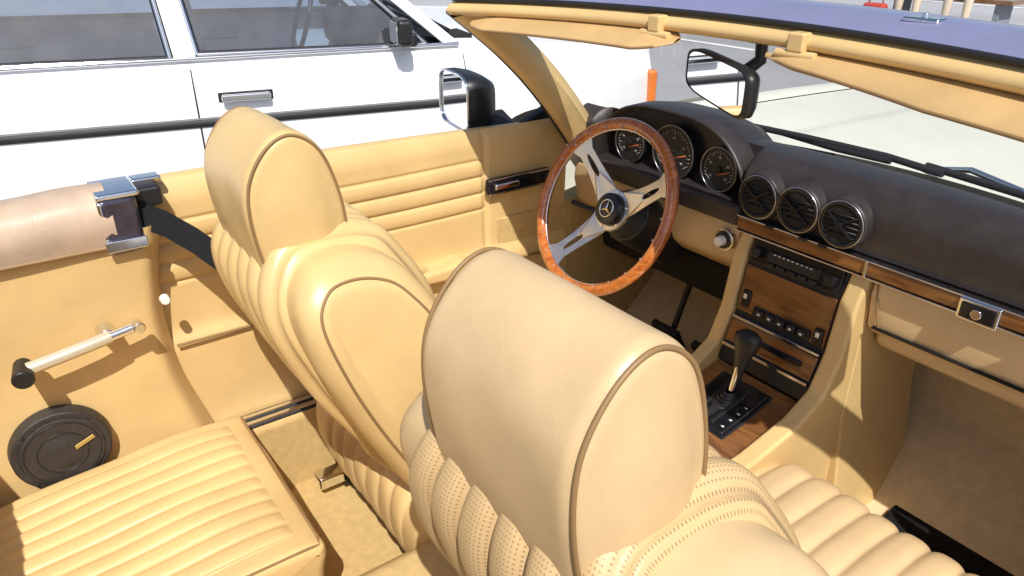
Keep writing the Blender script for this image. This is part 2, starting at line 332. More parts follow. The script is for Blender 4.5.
# ================================================================ DOORS
def door(s):
    d=emp('car_door',(.12,s*.74,.6))
    def fn(u,v):
        x=-.865+1.0*u; z=.40+.525*v
        off=0
        if x<-.11:
            for zz in(.855,.815,.775,.735):
                off+=.0040*math.exp(-((z-zz)/.003)**2)
            if .735<z<.855:
                f=((z-.735)/.04)%1.0; off-=.0038*math.sin(f*math.pi)*(min(1,(-.11-x)/.015))
        off-=.018*(1/(1+math.exp((z-.62)/.008)))
        off+=.010*math.exp(-((x+.11)/.004)**2)*(1 if z>.60 else 0)
        off+=.0020*math.sin(x*13+z*11)
        top=max(0,(z-.885)/.04); off+=.012*top**2
        return (x,s*(.678+off),z)
    grid('inner_panel',fn,150,170,LEA,d)
    pr=cr([Vector(q) for q in((.690,.920),(.70,.932),(.72,.935),(.738,.928),(.745,.90))],5,False)
    grid('top_roll',lambda u,v:(-.865+.93*v,s*pr[int(round(u*(len(pr)-1)))].x,pr[int(round(u*(len(pr)-1)))].y-.02*v**2),len(pr),20,LEA,d)
    for nm,y,w,z,m in(('window_seal',.752,.012,.916,RUB),('belt_chrome',.766,.014,.910,CHR),('outer_top',.80,.055,.895,CREAM)):
        V=extr(nm,[(-.865,z-.02),(.10,z-.045),(.10,z-.025),(-.4,z-.003),(-.865,z)],'y',s*y-w/2,s*y+w/2,m,d,.003)
    box('door_core',(-.38,s*.735,.64),(.96,.06,.46),DARK,d,.01)
    if s<0: grid('outer_skin',lambda u,v:(-.86+.97*u,s*(.815+.05*math.sin(v*math.pi*.8)),.40+.48*v),30,12,CREAM,d)
    extr('door_pull',[(-.33,.600),(-.15,.590),(-.145,.615),(-.20,.640),(-.26,.632),(-.33,.63)],'y',s*.695 if s<0 else .625,-.625 if s<0 else .695,LEA,d,.012)
    tube('pull_strap',[(-.56,s*.668,.66),(-.50,s*.640,.668),(-.36,s*.630,.655),(-.30,s*.652,.63)],.012,LEA,d)
    tube('pocket_welt',[(-.85,s*.652,.615),(-.5,s*.652,.612),(-.36,s*.654,.604),(.06,s*.654,.590)],.003,PIPE,d)
    box('handle_bezel',(-.02,s*.668,.79),(.19,.016,.040),BLKG,d,.007)
    box('handle_frame_top',(-.02,s*.6595,.807),(.18,.004,.004),CHR,d,.001)
    box('handle_frame_low',(-.02,s*.6595,.773),(.18,.004,.004),CHR,d,.001)
    box('handle_recess',(-.02,s*.660,.79),(.165,.010,.026),BLKG,d,.004)
    box('handle_lever',(-.065,s*.652,.792),(.07,.010,.014),CHR,d,.004)
    cyl('mirror_knob',(.06,s*.664,.79),(.06,s*.635,.785),.013,.010,BLKM,d,b=.003)
    return d
dl=door(1); dr=door(-1)
dr.rotation_euler=(0,0,math.radians(84))   # unseen passenger door swung wide open so sun reaches the footwell
# ================================================================ side mirror
def smirror(s):
    m=emp('side_mirror',(0,s*.86,.95))
    rot=Matrix.Rotation(math.radians(-10*s),3,'Z')
    c=Vector((-.04,s*.875,.955))
    secs=[(-.030,1.0),(-.022,1.04),(.0,1.04),(.03,.95),(.055,.72),(.068,.35)]
    def fn(u,v):
        i=min(len(secs)-1,int(round(v*(len(secs)-1)))); dx,k=secs[i]
        t=2*math.pi*u; a=math.cos(t);b=math.sin(t)
        y=.096*k*math.copysign(abs(a)**.45,a); z=.068*k*math.copysign(abs(b)**.45,b)
        return tuple(rot@Vector((dx,y,z))+c)
    o=grid('housing',fn,48,len(secs),BLKM,m,True)
    ringp=[fn(i/48,0) for i in range(48)]
    tube('chrome_rim',ringp,.0035,CHR,m,True)
    g=[tuple(rot@(rot.inverted()@(Vector(q)-c)*.97+Vector((.002,0,0)))+c) for q in ringp]
    mesh('glass',g,[tuple(range(len(g)))],MIRR,m,False)
    extr('mount_arm',[(s*.80,.905),(s*.85,.925),(s*.86,.90),(s*.74,.875)],'x',-.03,.06,BLKM,m,.008)
    extr('mount_triangle',[(-.05,.885),(.14,.865),(.13,.93),(.10,.955)],'y',s*.715-.012,s*.715+.012,BLKM,m,.005)
    return m
smirror(1)
# ================================================================ WINDSHIELD
ws=emp('windshield',(0,0,1.0))
def base(y): return Vector((.375-.20*(y/.64)**2,y,.895-.025*(y/.64)**2))
def head(y): yy=y*.60/.64; return Vector((-.085-.10*(yy/.6)**2,yy,1.215-.012*(yy/.6)**2))
def wsf(u,v):
    y=-.64+1.28*u; a=base(y);b=head(y); q=a+(b-a)*v; q+=Vector((.03,0,.03))*math.sin(v*math.pi)*.5; return tuple(q)
grid('glass',wsf,60,20,GLASS,ws)
for s in(1,-1):
    a=base(s*.64);b=head(s*.64)
    pts=[a+(b-a)*t+Vector((.03,0,.03))*math.sin(t*math.pi)*.5 for t in [i/10 for i in range(11)]]
    V=[];Fc=[]
    ringo=[(-.048,-.022),(-.036,-.038),(.0,-.036),(.034,-.022),(.034,.0),(.012,.022),(-.034,.020)]
    for q in pts:
        for dx,dy in ringo: V.append(q+Vector((dx-.005,s*dy+s*.012,dx*.35)))
    n=len(ringo)
    for j in range(10):
        for i in range(n): Fc.append((j*n+i,j*n+(i+1)%n,(j+1)*n+(i+1)%n,(j+1)*n+i))
    mesh('pillar',V,Fc,LEA,ws)
    tube('pillar_chrome',[q+Vector((-.012,s*.034,.0)) for q in pts],.010,CHR,ws)
    tube('pillar_seal',[q+Vector((-.040,s*.026,-.006)) for q in pts],.009,RUB,ws)
def hprof(P):
    pr=cr([Vector(q) for q in P],4); n=len(pr)
    def fn(u,v):
        y=-.645+1.29*v; h=head(y); q=pr[int(round(u*n))%n]; return (h.x+q.x,h.y,h.z+q.y)
    return fn,n
fn,n=hprof([(-.050,-.012),(-.055,.002),(-.035,.013),(.0,.013),(.02,.0),(.0,-.018)])
grid('header_trim',fn,n,60,LEA,ws,True)
fn,n=hprof([(-.042,.014),(-.035,.022),(.02,.038),(.085,.034),(.105,.015),(.06,-.004),(.0,.006)])
grid('header_painted',fn,n,60,STEEL,ws,True)
tube('header_seal',[tuple(head(y)+Vector((-.046,0,.017))) for y in [-.64+.032*i for i in range(41)]],.004,RUB,ws)
for yy in(-.28,.30):
    h=head(yy); box('top_latch_plate',(h.x+.01,h.y,h.z+.036),(.025,.045,.006),CHR,ws,.003); cyl('latch_pin',(h.x+.01,h.y,h.z+.034),(h.x+.01,h.y,h.z+.044),.006,.004,CHR,ws)
def visor(y0,y1,tip):
    e=emp('sun_visor',((-.16,(y0+y1)/2,1.18)))
    def fn(u,v):
        y=y0+(y1-y0)*v; h=head(y)
        end=min(v,1-v)/.12
        wi=(.30+.70*min(1,v/.55)) if tip<0 else 1-.25*v
        w=.044*min(1,max(.03,end))**.5*wi
        a=2*math.pi*u
        cx=h.x-.060; cz=h.z-.018-(.004*v if tip<0 else 0)
        px=math.cos(a)*w; pz=math.sin(a)*.009*min(1,max(.15,end))**.5
        th=math.radians(20)
        return (cx+px*math.cos(th)+pz*math.sin(th),h.y,cz+px*math.sin(th)*.9+pz*math.cos(th)-.006)
    grid('pad',fn,28,48,VIS,e,True)
    tube('visor_edge',[fn(.5,k/40) for k in range(2,39)],.0022,PIPE,e)
    k=.10
    h=head(y0+(y1-y0)*k)
    box('clip',(h.x-.055,h.y,h.z-.002),(.022,.026,.026),LEA,e,.004)
    cyl('clip_rod',(h.x-.06,h.y-.03,h.z-.018),(h.x-.06,h.y+.03,h.z-.018),.006,.006,LEA,e)
visor(.085,.575,1); visor(-.090,-.60,-1)
im=emp('rear_view_mirror',(-.09,.03,1.14))
rot=Matrix.Rotation(math.radians(-22),3,'Z')@Matrix.Rotation(math.radians(-2),3,'Y')@Matrix.Rotation(math.radians(4),3,'X'); c=Vector((-.108,.022,1.136))
def mf(dx,k):
    out=[]
    for i in range(48):
        t=2*math.pi*i/48; a=math.cos(t);b=math.sin(t)
        out.append(tuple(rot@Vector((dx,.096*k*math.copysign(abs(a)**.4,a),.034*k*math.copysign(abs(b)**.4,b)*(1-.10*a)))+c))
    return out
R_=[mf(-.010,.98),mf(-.008,1.05),mf(.006,1.05),mf(.018,.9),mf(.024,.5)]
V=sum(R_,[]);Fc=[]
for j in range(4):
    for i in range(48): Fc.append((j*48+i,j*48+(i+1)%48,(j+1)*48+(i+1)%48,(j+1)*48+i))
Fc.append(tuple(range(192,240)))
mesh('housing',V,Fc,BLKM,im)
g=mf(-.009,.95); mesh('glass',g,[tuple(range(48))],MIRR,im,False)
tube('stalk',[(-.078,.012,1.14),(-.050,-.005,1.165),(-.06,-.01,1.205)],.010,BLKM,im)
cyl('stalk_base',(-.06,-.01,1.192),(-.06,-.01,1.215),.022,.026,BLKM,im,b=.003)
w=emp('windshield_wiper',(.4,.1,.9))
tube('arm',[(.47,.40,.895),(.42,.30,.930),(.385,.10,.932),(.38,-.02,.935)],.006,BLKM,w)
tube('blade',[(.385,.36,.936),(.395,.18,.938),(.398,.0,.938),(.385,-.12,.934)],.007,RUB,w)
w=emp('windshield_wiper',(.4,-.3,.9))
tube('arm',[(.52,-.02,.895),(.45,-.14,.935),(.37,-.28,.938)],.006,ALU,w)
tube('blade',[(.40,-.08,.938),(.378,-.26,.934),(.31,-.44,.930)],.007,RUB,w)
# ================================================================ DASHBOARD
da=emp('dashboard',(.2,0,.85))
def dfn(P):
    pr=cr([Vector(q) for q in P],6,False); n=len(pr)
    def fn(u,v):
        y=-.665+1.33*v; q=pr[int(round(u*(n-1)))]; b=base(max(-.64,min(.64,y)))
        k=max(0,(q.x-.19)/.19); x=q.x+(b.x-.375)*min(1,k)
        if .140<y<.592: x=max(x,.206)      # recess behind the instrument binnacle
        return (x,y,q.y-(.02*min(1,k))*(abs(y)/.64)**2)
    return fn,n
fn,n=dfn([(.165,.828),(.148,.838),(.142,.87),(.145,.915),(.165,.942),(.20,.955),(.28,.950),(.37,.905),(.385,.885)])
grid('pad',fn,n,160,BLK,da)
tube('defroster_slot',[(base(y).x-.07,y,.928) for y in [-.45+.05*i for i in range(13)]],.004,DARK,da)
def arch(x,k,zo=0):
    out=[]
    for i in range(41):
        t=-1+2*i/40
        y=.365+.235*t*k; z=.84+(.155*k)*(1-abs(t)**3.2)**(1/1.6)+zo
        out.append((x,y,z))
    return out
rows=[arch(.205,.93),arch(.158,.95),arch(.149,.985),arch(.158,1.0),arch(.21,1.01),arch(.28,.95),arch(.34,.80,-.0),arch(.40,.45,.0)]
V=sum(rows,[]);Fc=[]
for j in range(len(rows)-1):
    for i in range(40): Fc.append((j*41+i,j*41+i+1,(j+1)*41+i+1,(j+1)*41+i))
mesh('binnacle_hood',V,Fc,BLK,da)
fa=arch(.196,.95); mesh('gauge_panel',fa,[tuple(range(41))],BLKM,da,False)
box('binnacle_lower',(.172,.365,.824),(.066,.46,.046),BLK,da,.012)
for gy,gz,gr in((.228,.893,.044),(.358,.900,.056),(.494,.893,.044)):
    X=.178
    cyl('gauge_cup',(.195,gy,gz),(X,gy,gz),gr,gr*1.06,DIAL,da)
    tube('gauge_bezel',[(X-.003,gy+gr*1.06*math.cos(a),gz+gr*1.06*math.sin(a)) for a in [2*math.pi*i/48 for i in range(48)]],.0022,BEZ,da,True)
    for i in range(25):
        a=math.radians(-40+260*i/24); L_=.011 if i%3==0 else .005
        r=gr*.90-L_/2
        box('tick',(X-.0012,gy-r*math.cos(a),gz+r*math.sin(a)),(.001,L_,.0018),DIALM,da,0,Matrix.Rotation(a,3,'X'))
        if i%6==0:
            r=gr*.58; box('numeral',(X-.0012,gy-r*math.cos(a),gz+r*math.sin(a)),(.001,.007,.005),DIALM,da,0)
    a=math.radians(-20); box('needle',(X-.004,gy-gr*.35*math.cos(a),gz+gr*.35*math.sin(a)),(.001,gr*.8,.0025),ORNG,da,0,Matrix.Rotation(a,3,'X'))
    cyl('needle_hub',(X-.006,gy,gz),(X-.001,gy,gz),.007,.007,BLKM,da)
for vy in(.085,-.003,-.091):
    cyl('vent_housing',(.21,vy,.886),(.122,vy,.884),.054,.045,BLK,da,b=.006)
    tube('vent_ring',[(.122,vy+.038*math.cos(a),.884+.038*math.sin(a)) for a in [2*math.pi*i/40 for i in range(40)]],.0045,BLKG,da,True)
    tube('vent_ring_bright',[(.1205,vy+.0415*math.cos(a),.884+.0415*math.sin(a)) for a in [2*math.pi*i/40 for i in range(40)]],.0010,ALU,da,True)
    cyl('vent_throat',(.1215,vy,.884),(.1205,vy,.884),.035,.035,DARK,da)
    for a in(35,-35): box('vent_fin',(.117,vy,.884),(.006,.066,.004),BLKG,da,.001,Matrix.Rotation(math.radians(a),3,'X'))
    for k in(-.018,-.009,0,.009,.018): box('vent_slat',(.1195,vy,.884+k),(.003,2*math.sqrt(.034**2-k*k),.002),BLKM,da,0)
    cyl('vent_hub',(.120,vy,.884),(.112,vy,.884),.007,.006,BLKG,da)
for s,y0,y1 in((0,-.66,.135),):
    box('wood_strip',(.146,(y0+y1)/2,.815),(.020,y1-y0,.026),WOOD,da,.004)
    box('strip_chrome_top',(.144,(y0+y1)/2,.8305),(.022,y1-y0,.003),CHR,da,.0012)
    box('strip_chrome_low',(.144,(y0+y1)/2,.7995),(.022,y1-y0,.003),CHR,da,.0012)
for y in(.055,-.02,-.06): box('slider_knob',(.130,y,.832),(.012,.014,.008),BLKM,da,.002)
box('strip_joint',(.1335,-.145,.815),(.004,.005,.030),CHR,da,.001)
extr('lower_dash_passenger',[(.155,.797),(.148,.77),(.160,.70),(.178,.685),(.215,.665),(.30,.65),(.36,.66),(.36,.80)],'y',-.665,-.155,LEAD,da,.008)
box('glovebox_gap_bottom',(.1555,-.41,.706),(.010,.48,.003),DARK,da,0)
extr('knee_roll',[(.185,.685),(.195,.655),(.23,.635),(.29,.63),(.33,.65),(.33,.69)],'y',-.64,-.16,LEAD,da,.012)
box('glove_lock_plate',(.134,-.335,.812),(.012,.062,.036),CHR,da,.003)
box('glove_lock_inset',(.127,-.335,.812),(.004,.052,.026),BLKG,da,.002)
cyl('glove_lock_button',(.127,-.335,.812),(.121,-.335,.812),.009,.008,CHR,da,b=.001)
tube('glove_seam',[(.150,-.165,.79),(.148,-.17,.76),(.154,-.18,.71)],.002,PIPE,da)
extr('lower_dash_driver',[(.155,.815),(.150,.77),(.165,.71),(.20,.68),(.30,.66),(.36,.66),(.36,.82)],'y',.135,.665,LEAD,da,.01)
cyl('light_switch_bezel',(.152,.165,.765),(.140,.165,.765),.026,.024,CHR,da,b=.002)
cyl('light_switch_face',(.141,.165,.765),(.137,.165,.765),.019,.018,BLKM,da,b=.001)
cyl('light_switch_knob',(.138,.165,.765),(.122,.165,.765),.011,.010,IVORY,da,b=.002)
cyl('ignition_bezel',(.152,.56,.775),(.142,.56,.775),.022,.020,CHR,da,b=.002)
box('under_dash_shade',(.33,.40,.60),(.14,.54,.10),DARK,da,.02)  # near-black block put in for the shade below the driver's dash
# ================================================================ CONSOLE
co=emp('center_console',(.05,0,.55))
face=[(.152,.797),(.140,.745),(.125,.64),(.100,.575),(.085,.535),(.30,.50),(.30,.797)]
extr('console_stack',face,'y',-.112,.098,BLKM,co,.004)
for s,y0,y1 in((1,.099,.130),(-1,-.150,-.113)):
    extr('console_cheek',[(.150,.797),(.128,.745),(.112,.64),(.082,.570),(.02,.535),(-.10,.508),(-.22,.495),(-.26,.47),(-.26,.23),(.42,.23),(.42,.70),(.30,.797)],'y',y0,y1,LEA,co,.008)
extr('console_flank_carpet',[(-.152,.797),(-.152,.50),(-.185,.23),(-.14,.23),(-.14,.797)],'x',.16,.42,LEA,co,.01)
def onface(y,z,sy,sz,m,name,dx=.006,b=.002,th=.008):
    pts=face[:5]
    x=pts[-1][0];ang=0
    for i in range(4):
        z1,z0=pts[i][1],pts[i+1][1]
        if z0<=z<=z1:
            t=(z-z0)/(z1-z0); x=pts[i+1][0]+t*(pts[i][0]-pts[i+1][0]); ang=math.atan2(pts[i][0]-pts[i+1][0],z1-z0)
    return box(name,(x-dx,y,z),(th,sy,sz),m,co,b,Matrix.Rotation(ang,3,'Y'))
onface(-.007,.772,.196,.050,BLKG,'radio_face',.003)
onface(-.007,.771,.115,.020,BLKM,'radio_display',.009)
for k in range(5): onface(-.055+.024*k,.755,.018,.007,BLKM,'radio_button',.009,.001)
for y in(.075,-.088): 
    o=onface(y,.771,.020,.020,BLKM,'radio_knob',.014,.004,.016)
for k in range(9): onface(-.045+.01*k,.778,.005,.002,IVORY,'radio_scale',.0135,0,.001)
onface(-.007,.690,.200,.098,WOODL,'wood_face_upper',.002,.003)
onface(-.012,.655,.130,.020,BLKG,'switch_bank',.007)
for k in range(5): 
    onface(-.062+.024*k,.655,.017,.015,BLKM,'rocker_switch',.012,.003); onface(-.062+.024*k,.655,.006,.004,IVORY,'switch_icon',.0165,0,.001)
onface(.075,.672,.020,.036,BLKG,'window_switch',.009,.004); onface(.075,.678,.008,.010,IVORY,'window_switch_icon',.0135,0,.001)
onface(-.093,.66,.020,.036,BLKG,'window_switch',.009,.004); onface(-.093,.666,.008,.010,IVORY,'window_switch_icon',.0135,0,.001)
onface(-.007,.600,.200,.050,WOODL,'ashtray_lid',.004,.004)
onface(-.007,.629,.200,.005,CHR,'ashtray_chrome',.008,.001)
onface(-.007,.572,.200,.006,CHR,'ashtray_chrome_low',.008,.001)
onface(-.007,.602,.15,.012,BLKG,'ashtray_slot',.010,.002)
extr('tunnel_top',[(.09,.53),(.02,.506),(-.10,.482),(-.22,.470),(-.26,.45),(-.26,.40),(.12,.40)],'y',-.1125,.0985,LEA,co,.003)
def top(x): 
    P=[(.09,.53),(.02,.506),(-.10,.482),(-.22,.470)]
    for (a,b),(c_,d_) in zip(P,P[1:]):
        if c_<=x<=a: return d_+(b-d_)*(x-c_)/(a-c_)
    return .47
def slab(name,x0,x1,y0,y1,h,m,b=.002):
    return extr(name,[(x1,top(x1)-.004),(x1,top(x1)+h),((x0+x1)/2,top((x0+x1)/2)+h),(x0,top(x0)+h),(x0,top(x0)-.004)],'y',y0,y1,m,co,b)
slab('wood_plate',-.13,.085,-.108,.094,.004,WOODL)
slab('shift_gate',-.075,.060,-.056,.056,.014,BLKG,.006)
slab('shift_bezel',-.080,.065,-.062,.062,.007,BLKM,.003)
for k in range(5): box('gate_mark',(-.06+.022*k,-.044,top(-.06+.022*k)+.0148),(.004,.006,.001),IVORY,co,0)
box('gate_slot',(-.015,.0,top(-.015)+.0145),(.10,.016,.003),DARK,co,.001,Matrix.Rotation(-.2,3,'Y'))
for yy in(-.022,.022): slab('gate_rib',-.068,.052,yy-.004,yy+.004,.018,BLKM,.002)
sh=emp('gear_shift_lever',(.02,0,.5))
cyl('lever_rod',(.008,0,.51),(.028,0,.60),.0065,.006,CHR,sh)
prf=[(.0,.008),(.02,.010),(.045,.013),(.070,.021),(.085,.025),(.095,.023),(.103,.012),(.104,.001)]
def lf(u,v):
    i=int(round(v*(len(prf)-1))); h,r=prf[i]; a=2*math.pi*u
    return (.020+h*.24+r*.8*math.cos(a),r*1.15*math.sin(a),.552+h+r*.2*math.cos(a)*-1)
grid('lever_knob',lf,28,len(prf),BLKM,sh,True)
grid('boot',lambda u,v:(.002+.01*v+(.034-.022*v)*math.cos(2*math.pi*u),(.026-.016*v)*math.sin(2*math.pi*u),.512+.020*v+.002*math.sin(v*28)),28,24,BLKM,sh,True)
# ================================================================ STEERING WHEEL
T=math.radians(25); Wc=Vector((0,.386,.802))
sw=emp('steering_wheel',Wc)
Mx=Matrix(((0,math.sin(T),-math.cos(T)),(-1,0,0),(0,math.cos(T),math.sin(T))))
def W(a,b,c_=0): return tuple(Mx@Vector((a,b,c_))+Wc)
RR=.184
tube('rim',[W(RR*math.cos(a),RR*math.sin(a)) for a in [2*math.pi*i/96 for i in range(96)]],.0135,WRIM,sw,True)
tube('rim_aluminium_inlay',[W((RR-.0125)*math.cos(a),(RR-.0125)*math.sin(a),0) for a in [2*math.pi*i/96 for i in range(96)]],.0022,ALU,sw,True)
for k in range(24):
    a=2*math.pi*(k+.5)/24; cyl('rim_rivet',W((RR-.009)*math.cos(a),(RR-.009)*math.sin(a),.0085),W((RR-.009)*math.cos(a),(RR-.009)*math.sin(a),.0115),.0024,.002,ALU,sw,10)
def plate(name,th,):
    t=Vector((-math.sin(th),math.cos(th))); nn=Vector((math.cos(th),math.sin(th)))
    N_=32; outer=[];inner=[]
    r0,r1=.030,.174
    for i in range(N_):
        a=2*math.pi*i/N_; ca,sa=math.cos(a),math.sin(a)
        k=1/max(abs(ca),abs(sa)); px,py=ca*k,sa*k
        rr=(r0+r1)/2+(r1-r0)/2*px; wd=.031-.011*(px+1)/2+.012*max(0,px-.8)/.2
        if abs(px)<1: wd-=.004*(1-px*px)
        outer.append((rr,py*wd)); 
        rs=.118+.028*math.copysign(abs(ca)**.8,ca); inner.append((rs,sa*.0060*(1-.2*ca)))
    dep=lambda r:-.034+.034*min(1,max(0,(r-.05)/.125))**1.3
    V=[W(*(t*r+nn*w_),dep(r)) for r,w_ in outer]+[W(*(t*r+nn*w_),dep(r)) for r,w_ in inner]
    Fc=[(i,(i+1)%N_,N_+(i+1)%N_,N_+i) for i in range(N_)]
    o=mesh(name,V,Fc,ALU,sw,False); solid(o,.004); bev(o,.001,2); return o
for a in(49,148,-58):
    plate('spoke',math.radians(a))
cyl('hub_plate',W(0,0,-.040),W(0,0,-.030),.048,.046,ALU,sw,b=.002)
cyl('horn_ring',W(0,0,-.030),W(0,0,-.016),.037,.035,BLKG,sw,b=.003)
tube('emblem_ring',[W(.019*math.cos(a),.019*math.sin(a),-.0145) for a in [2*math.pi*i/40 for i in range(40)]],.0018,CHR,sw,True)
for k in range(3):
    a=math.radians(90+120*k); V=[W(.018*math.cos(a),.018*math.sin(a),-.0135),W(.004*math.cos(a+1.05),.004*math.sin(a+1.05),-.0135),W(0,0,-.0115),W(.004*math.cos(a-1.05),.004*math.sin(a-1.05),-.0135)]
    mesh('emblem_star',V,[(0,1,2),(0,2,3)],CHR,sw,False)
for k in range(6):
    a=math.radians(60*k+20); cyl('hub_bolt',W(.042*math.cos(a),.042*math.sin(a),-.031),W(.042*math.cos(a),.042*math.sin(a),-.027),.0032,.0028,CHR,sw,n=12)
cyl('column',W(0,0,-.042),W(0,0,-.085),.042,.058,BLKM,sw,b=.004)
cyl('column_shroud',W(0,0,-.080),W(0,-.02,-.26),.060,.066,BLKM,sw,b=.01)
tube('stalk_lever',[W(-.03,-.01,-.10),W(-.12,-.02,-.085),W(-.165,-.02,-.07)],.007,BLKM,sw)
tube('cruise_lever',[W(-.03,.02,-.12),W(-.10,.045,-.11),W(-.13,.05,-.10)],.006,BLKM,sw)
for y,w_ in((.30,.05),(.42,.09)):
    pe=emp('car_pedal',(.33,y,.36)); box('pad',(.30,y,.36),(.02,w_,.09),RUB,pe,.005,Matrix.Rotation(-.5,3,'Y')); tube('arm',[(.31,y,.37),(.36,y,.50),(.40,y,.62)],.008,BLKM,pe)
# ================================================================ window crank, speaker, belt
wc=emp('window_crank',(-1.08,.58,.69))
cyl('pivot',(-.965,.604,.71),(-.965,.572,.71),.017,.013,CHR,wc,b=.003)
tube('arm',[(-.962,.568,.712),(-1.00,.563,.708),(-1.05,.560,.702),(-1.09,.559,.697)],.0115,CRANK,wc)
tube('arm_core',[(-.918,.570,.718),(-.965,.569,.711),(-.985,.568,.709)],.009,CHR,wc)
cyl('grip',(-1.095,.585,.696),(-1.10,.535,.690),.014,.017,BLKM,wc,b=.004)
cyl('collar',(-.918,.576,.718),(-.915,.556,.718),.011,.010,CHR,wc,b=.002)
sp=emp('door_speaker',(-1.08,.59,.51))
def disc(name,c0,y0,y1,r0,r1,m,b=.002): cyl(name,(c0[0],y0,c0[1]),(c0[0],y1,c0[1]),r0,r1,m,sp,64,b)
SC=(-1.08,.508)
SPK=mat('speaker_grille',(.035,.030,.028),.5,var=.3,vscale=40,bump=.6,bscale=900,bdist=.001)
disc('frame',SC,.612,.584,.082,.078,SPK,.004)
disc('grille',SC,.585,.580,.068,.066,SPK,.003)
disc('dome',SC,.581,.576,.036,.020,SPK,.003)
for r in(.060,.040): tube('grille_ridge',[(SC[0]+r*math.cos(a),.580,SC[1]+r*math.sin(a)) for a in [2*math.pi*i/48 for i in range(48)]],.0012,BLKM,sp,True)
box('badge',(-1.045,.5775,.518),(.038,.003,.008),GOLD,sp,.001,Matrix.Rotation(math.radians(-22),3,'Y'))
for k in range(4):
    a=math.radians(45+90*k); cyl('screw',(SC[0]+.073*math.cos(a),.584,SC[1]+.073*math.sin(a)),(SC[0]+.073*math.cos(a),.581,SC[1]+.073*math.sin(a)),.003,.002,BLKM,sp,12)
sb=emp('seat_belt',(-.8,.6,.9))
def ribbon(name,pts,w,m,p):
    V=[];n=len(pts)
    for q,d in pts:
        q=Vector(q);d=Vector(d).normalized()*w/2; V+= [q-d,q+d]
    o=mesh(name,V,[(2*i,2*i+1,2*i+3,2*i+2) for i in range(n-1)],m,p,False); solid(o,.0015); return o
ribbon('strap',[((-.875,.625,.905),(.25,.1,1)),((-.83,.605,.878),(.3,.1,1)),((-.795,.57,.850),(.35,.1,1)),((-.765,.53,.820),(.4,.1,1)),((-.735,.51,.76),(.4,0,1)),((-.66,.53,.62),(1,0,.3)),((-.56,.59,.42),(1,0,.3))],.046,BELT,sb)
box('guide',(-.855,.64,.91),(.03,.02,.06),BLKM,sb,.004)
# ================================================================ WHITE CAR
wh=emp('parked_car',(0,0,0))
A=math.radians(-13); O=Vector((-.40,2.06,-.01)); MR=Matrix.Rotation(A,3,'Z')
def G(x,y,z):
    if x>.95: x=.95+(x-.95)*.70
    return tuple(MR@Vector((x,y,z))+O)
def wmesh(name,V,Fc,m,smooth=True): return mesh(name,[G(*v) for v in V],Fc,m,wh,smooth)
def wbox(name,c,s,m,b=.004,rot=None):
    r=MR if rot is None else MR@rot
    return box(name,G(*c),s,m,wh,b,r)
WD=1.78
def yb(z,x=0):
    t=(z-.25)/.68; y=.045-.045*math.sin(max(0,min(1,t*1.15))*math.pi*.75+.25)
    if z>.80: y+=.06*((z-.80)/.13)**2
    e=max(0,(x-1.75)/.6); y+=.10*e**2
    e=max(0,(-1.9-x)/.4); y+=.08*e**2
    return y
def beltz(x): return .935-.05*max(0,(x-.9)/1.45)**1.2-.03*max(0,(-1.3-x)/1.0)
for s in(0,1):
    def fn(u,v,s=s):
        x=-2.25+4.6*u; z=.25+(beltz(x)-.25)*v; y=yb(z*(.935/beltz(x)) if v>.8 else z,x)
        return G(x,(WD-y) if s else y,z)
    grid('body_side',fn,110,30,WHITE,wh)
def hoodf(u,v):
    x=1.0+1.35*v; y0=yb(.935,x); y=y0+(WD-2*y0)*u; t=2*u-1
    z=beltz(x)+.035*(1-t**4)+.008*math.exp(-((abs(t)-.55)/.03)**2)
    if v>.93: z-=.05*((v-.93)/.07)**2
    return G(x,y,z)
grid('hood',hoodf,50,30,WHITE,wh)
def trunkf(u,v):
    x=-2.25+.85*v; y0=yb(.935,x); y=y0+(WD-2*y0)*u; t=2*u-1; return G(x,y,beltz(x)+.03*(1-t**4))
grid('trunk',trunkf,30,12,WHITE,wh)
wbox('front_panel',(2.32,WD/2,.57),(.06,1.5,.60),WHITE,.02)
wbox('grille',(2.37,WD/2,.64),(.06,.42,.36),CHR,.01)
for y in(.27,WD-.27):
    wbox('headlamp',(2.36,y,.66),(.05,.36,.20),CHR,.02)
    cyl('lamp_lens',G(2.39,y,.66),G(2.40,y,.66),.085,.08,CGLASS,wh)
wbox('turn_signal',(2.335,.10,.68),(.04,.07,.18),AMBER,.015); wbox('turn_signal_far',(2.335,WD-.10,.68),(.04,.07,.18),AMBER,.015)
wbox('front_bumper',(2.45,WD/2,.45),(.14,1.70,.14),CHR,.03); wbox('rear_bumper',(-2.33,WD/2,.45),(.14,1.70,.14),CHR,.03)
wbox('rear_panel',(-2.22,WD/2,.58),(.06,1.5,.6),WHITE,.02)
wbox('underbody',(-.3,WD/2,.28),(3.8,1.6,.12),DARK,.02)
for x in(1.50,-1.40):
    for y,d in((-.004,1),(WD+.004,-1)):
        cyl('wheel_arch',G(x,y+.10*d,.33),G(x,y,.33),.335,.335,DARK,wh,48)
        cyl('tyre',G(x,y+.16*d,.31),G(x,y-.012*d,.31),.31,.305,TYRE,wh,48,b=.02)
        cyl('hubcap',G(x,y+.02*d,.31),G(x,y-.022*d,.31),.20,.17,WHITE,wh,48,b=.006)
zr=1.43
def pill(name,a,b,w0,w1,th,m):
    V=[]
    for q,w_ in((a,w0),(b,w1)):
        for dx,dy in((-w_/2,-th/2),(w_/2,-th/2),(w_/2,th/2),(-w_/2,th/2)): V.append((q[0]+dx,q[1]+dy,q[2]))
    o=wmesh(name,V,[(0,1,2,3),(4,5,6,7),(0,1,5,4),(1,2,6,5),(2,3,7,6),(3,0,4,7)],m); return bev(o,.008)
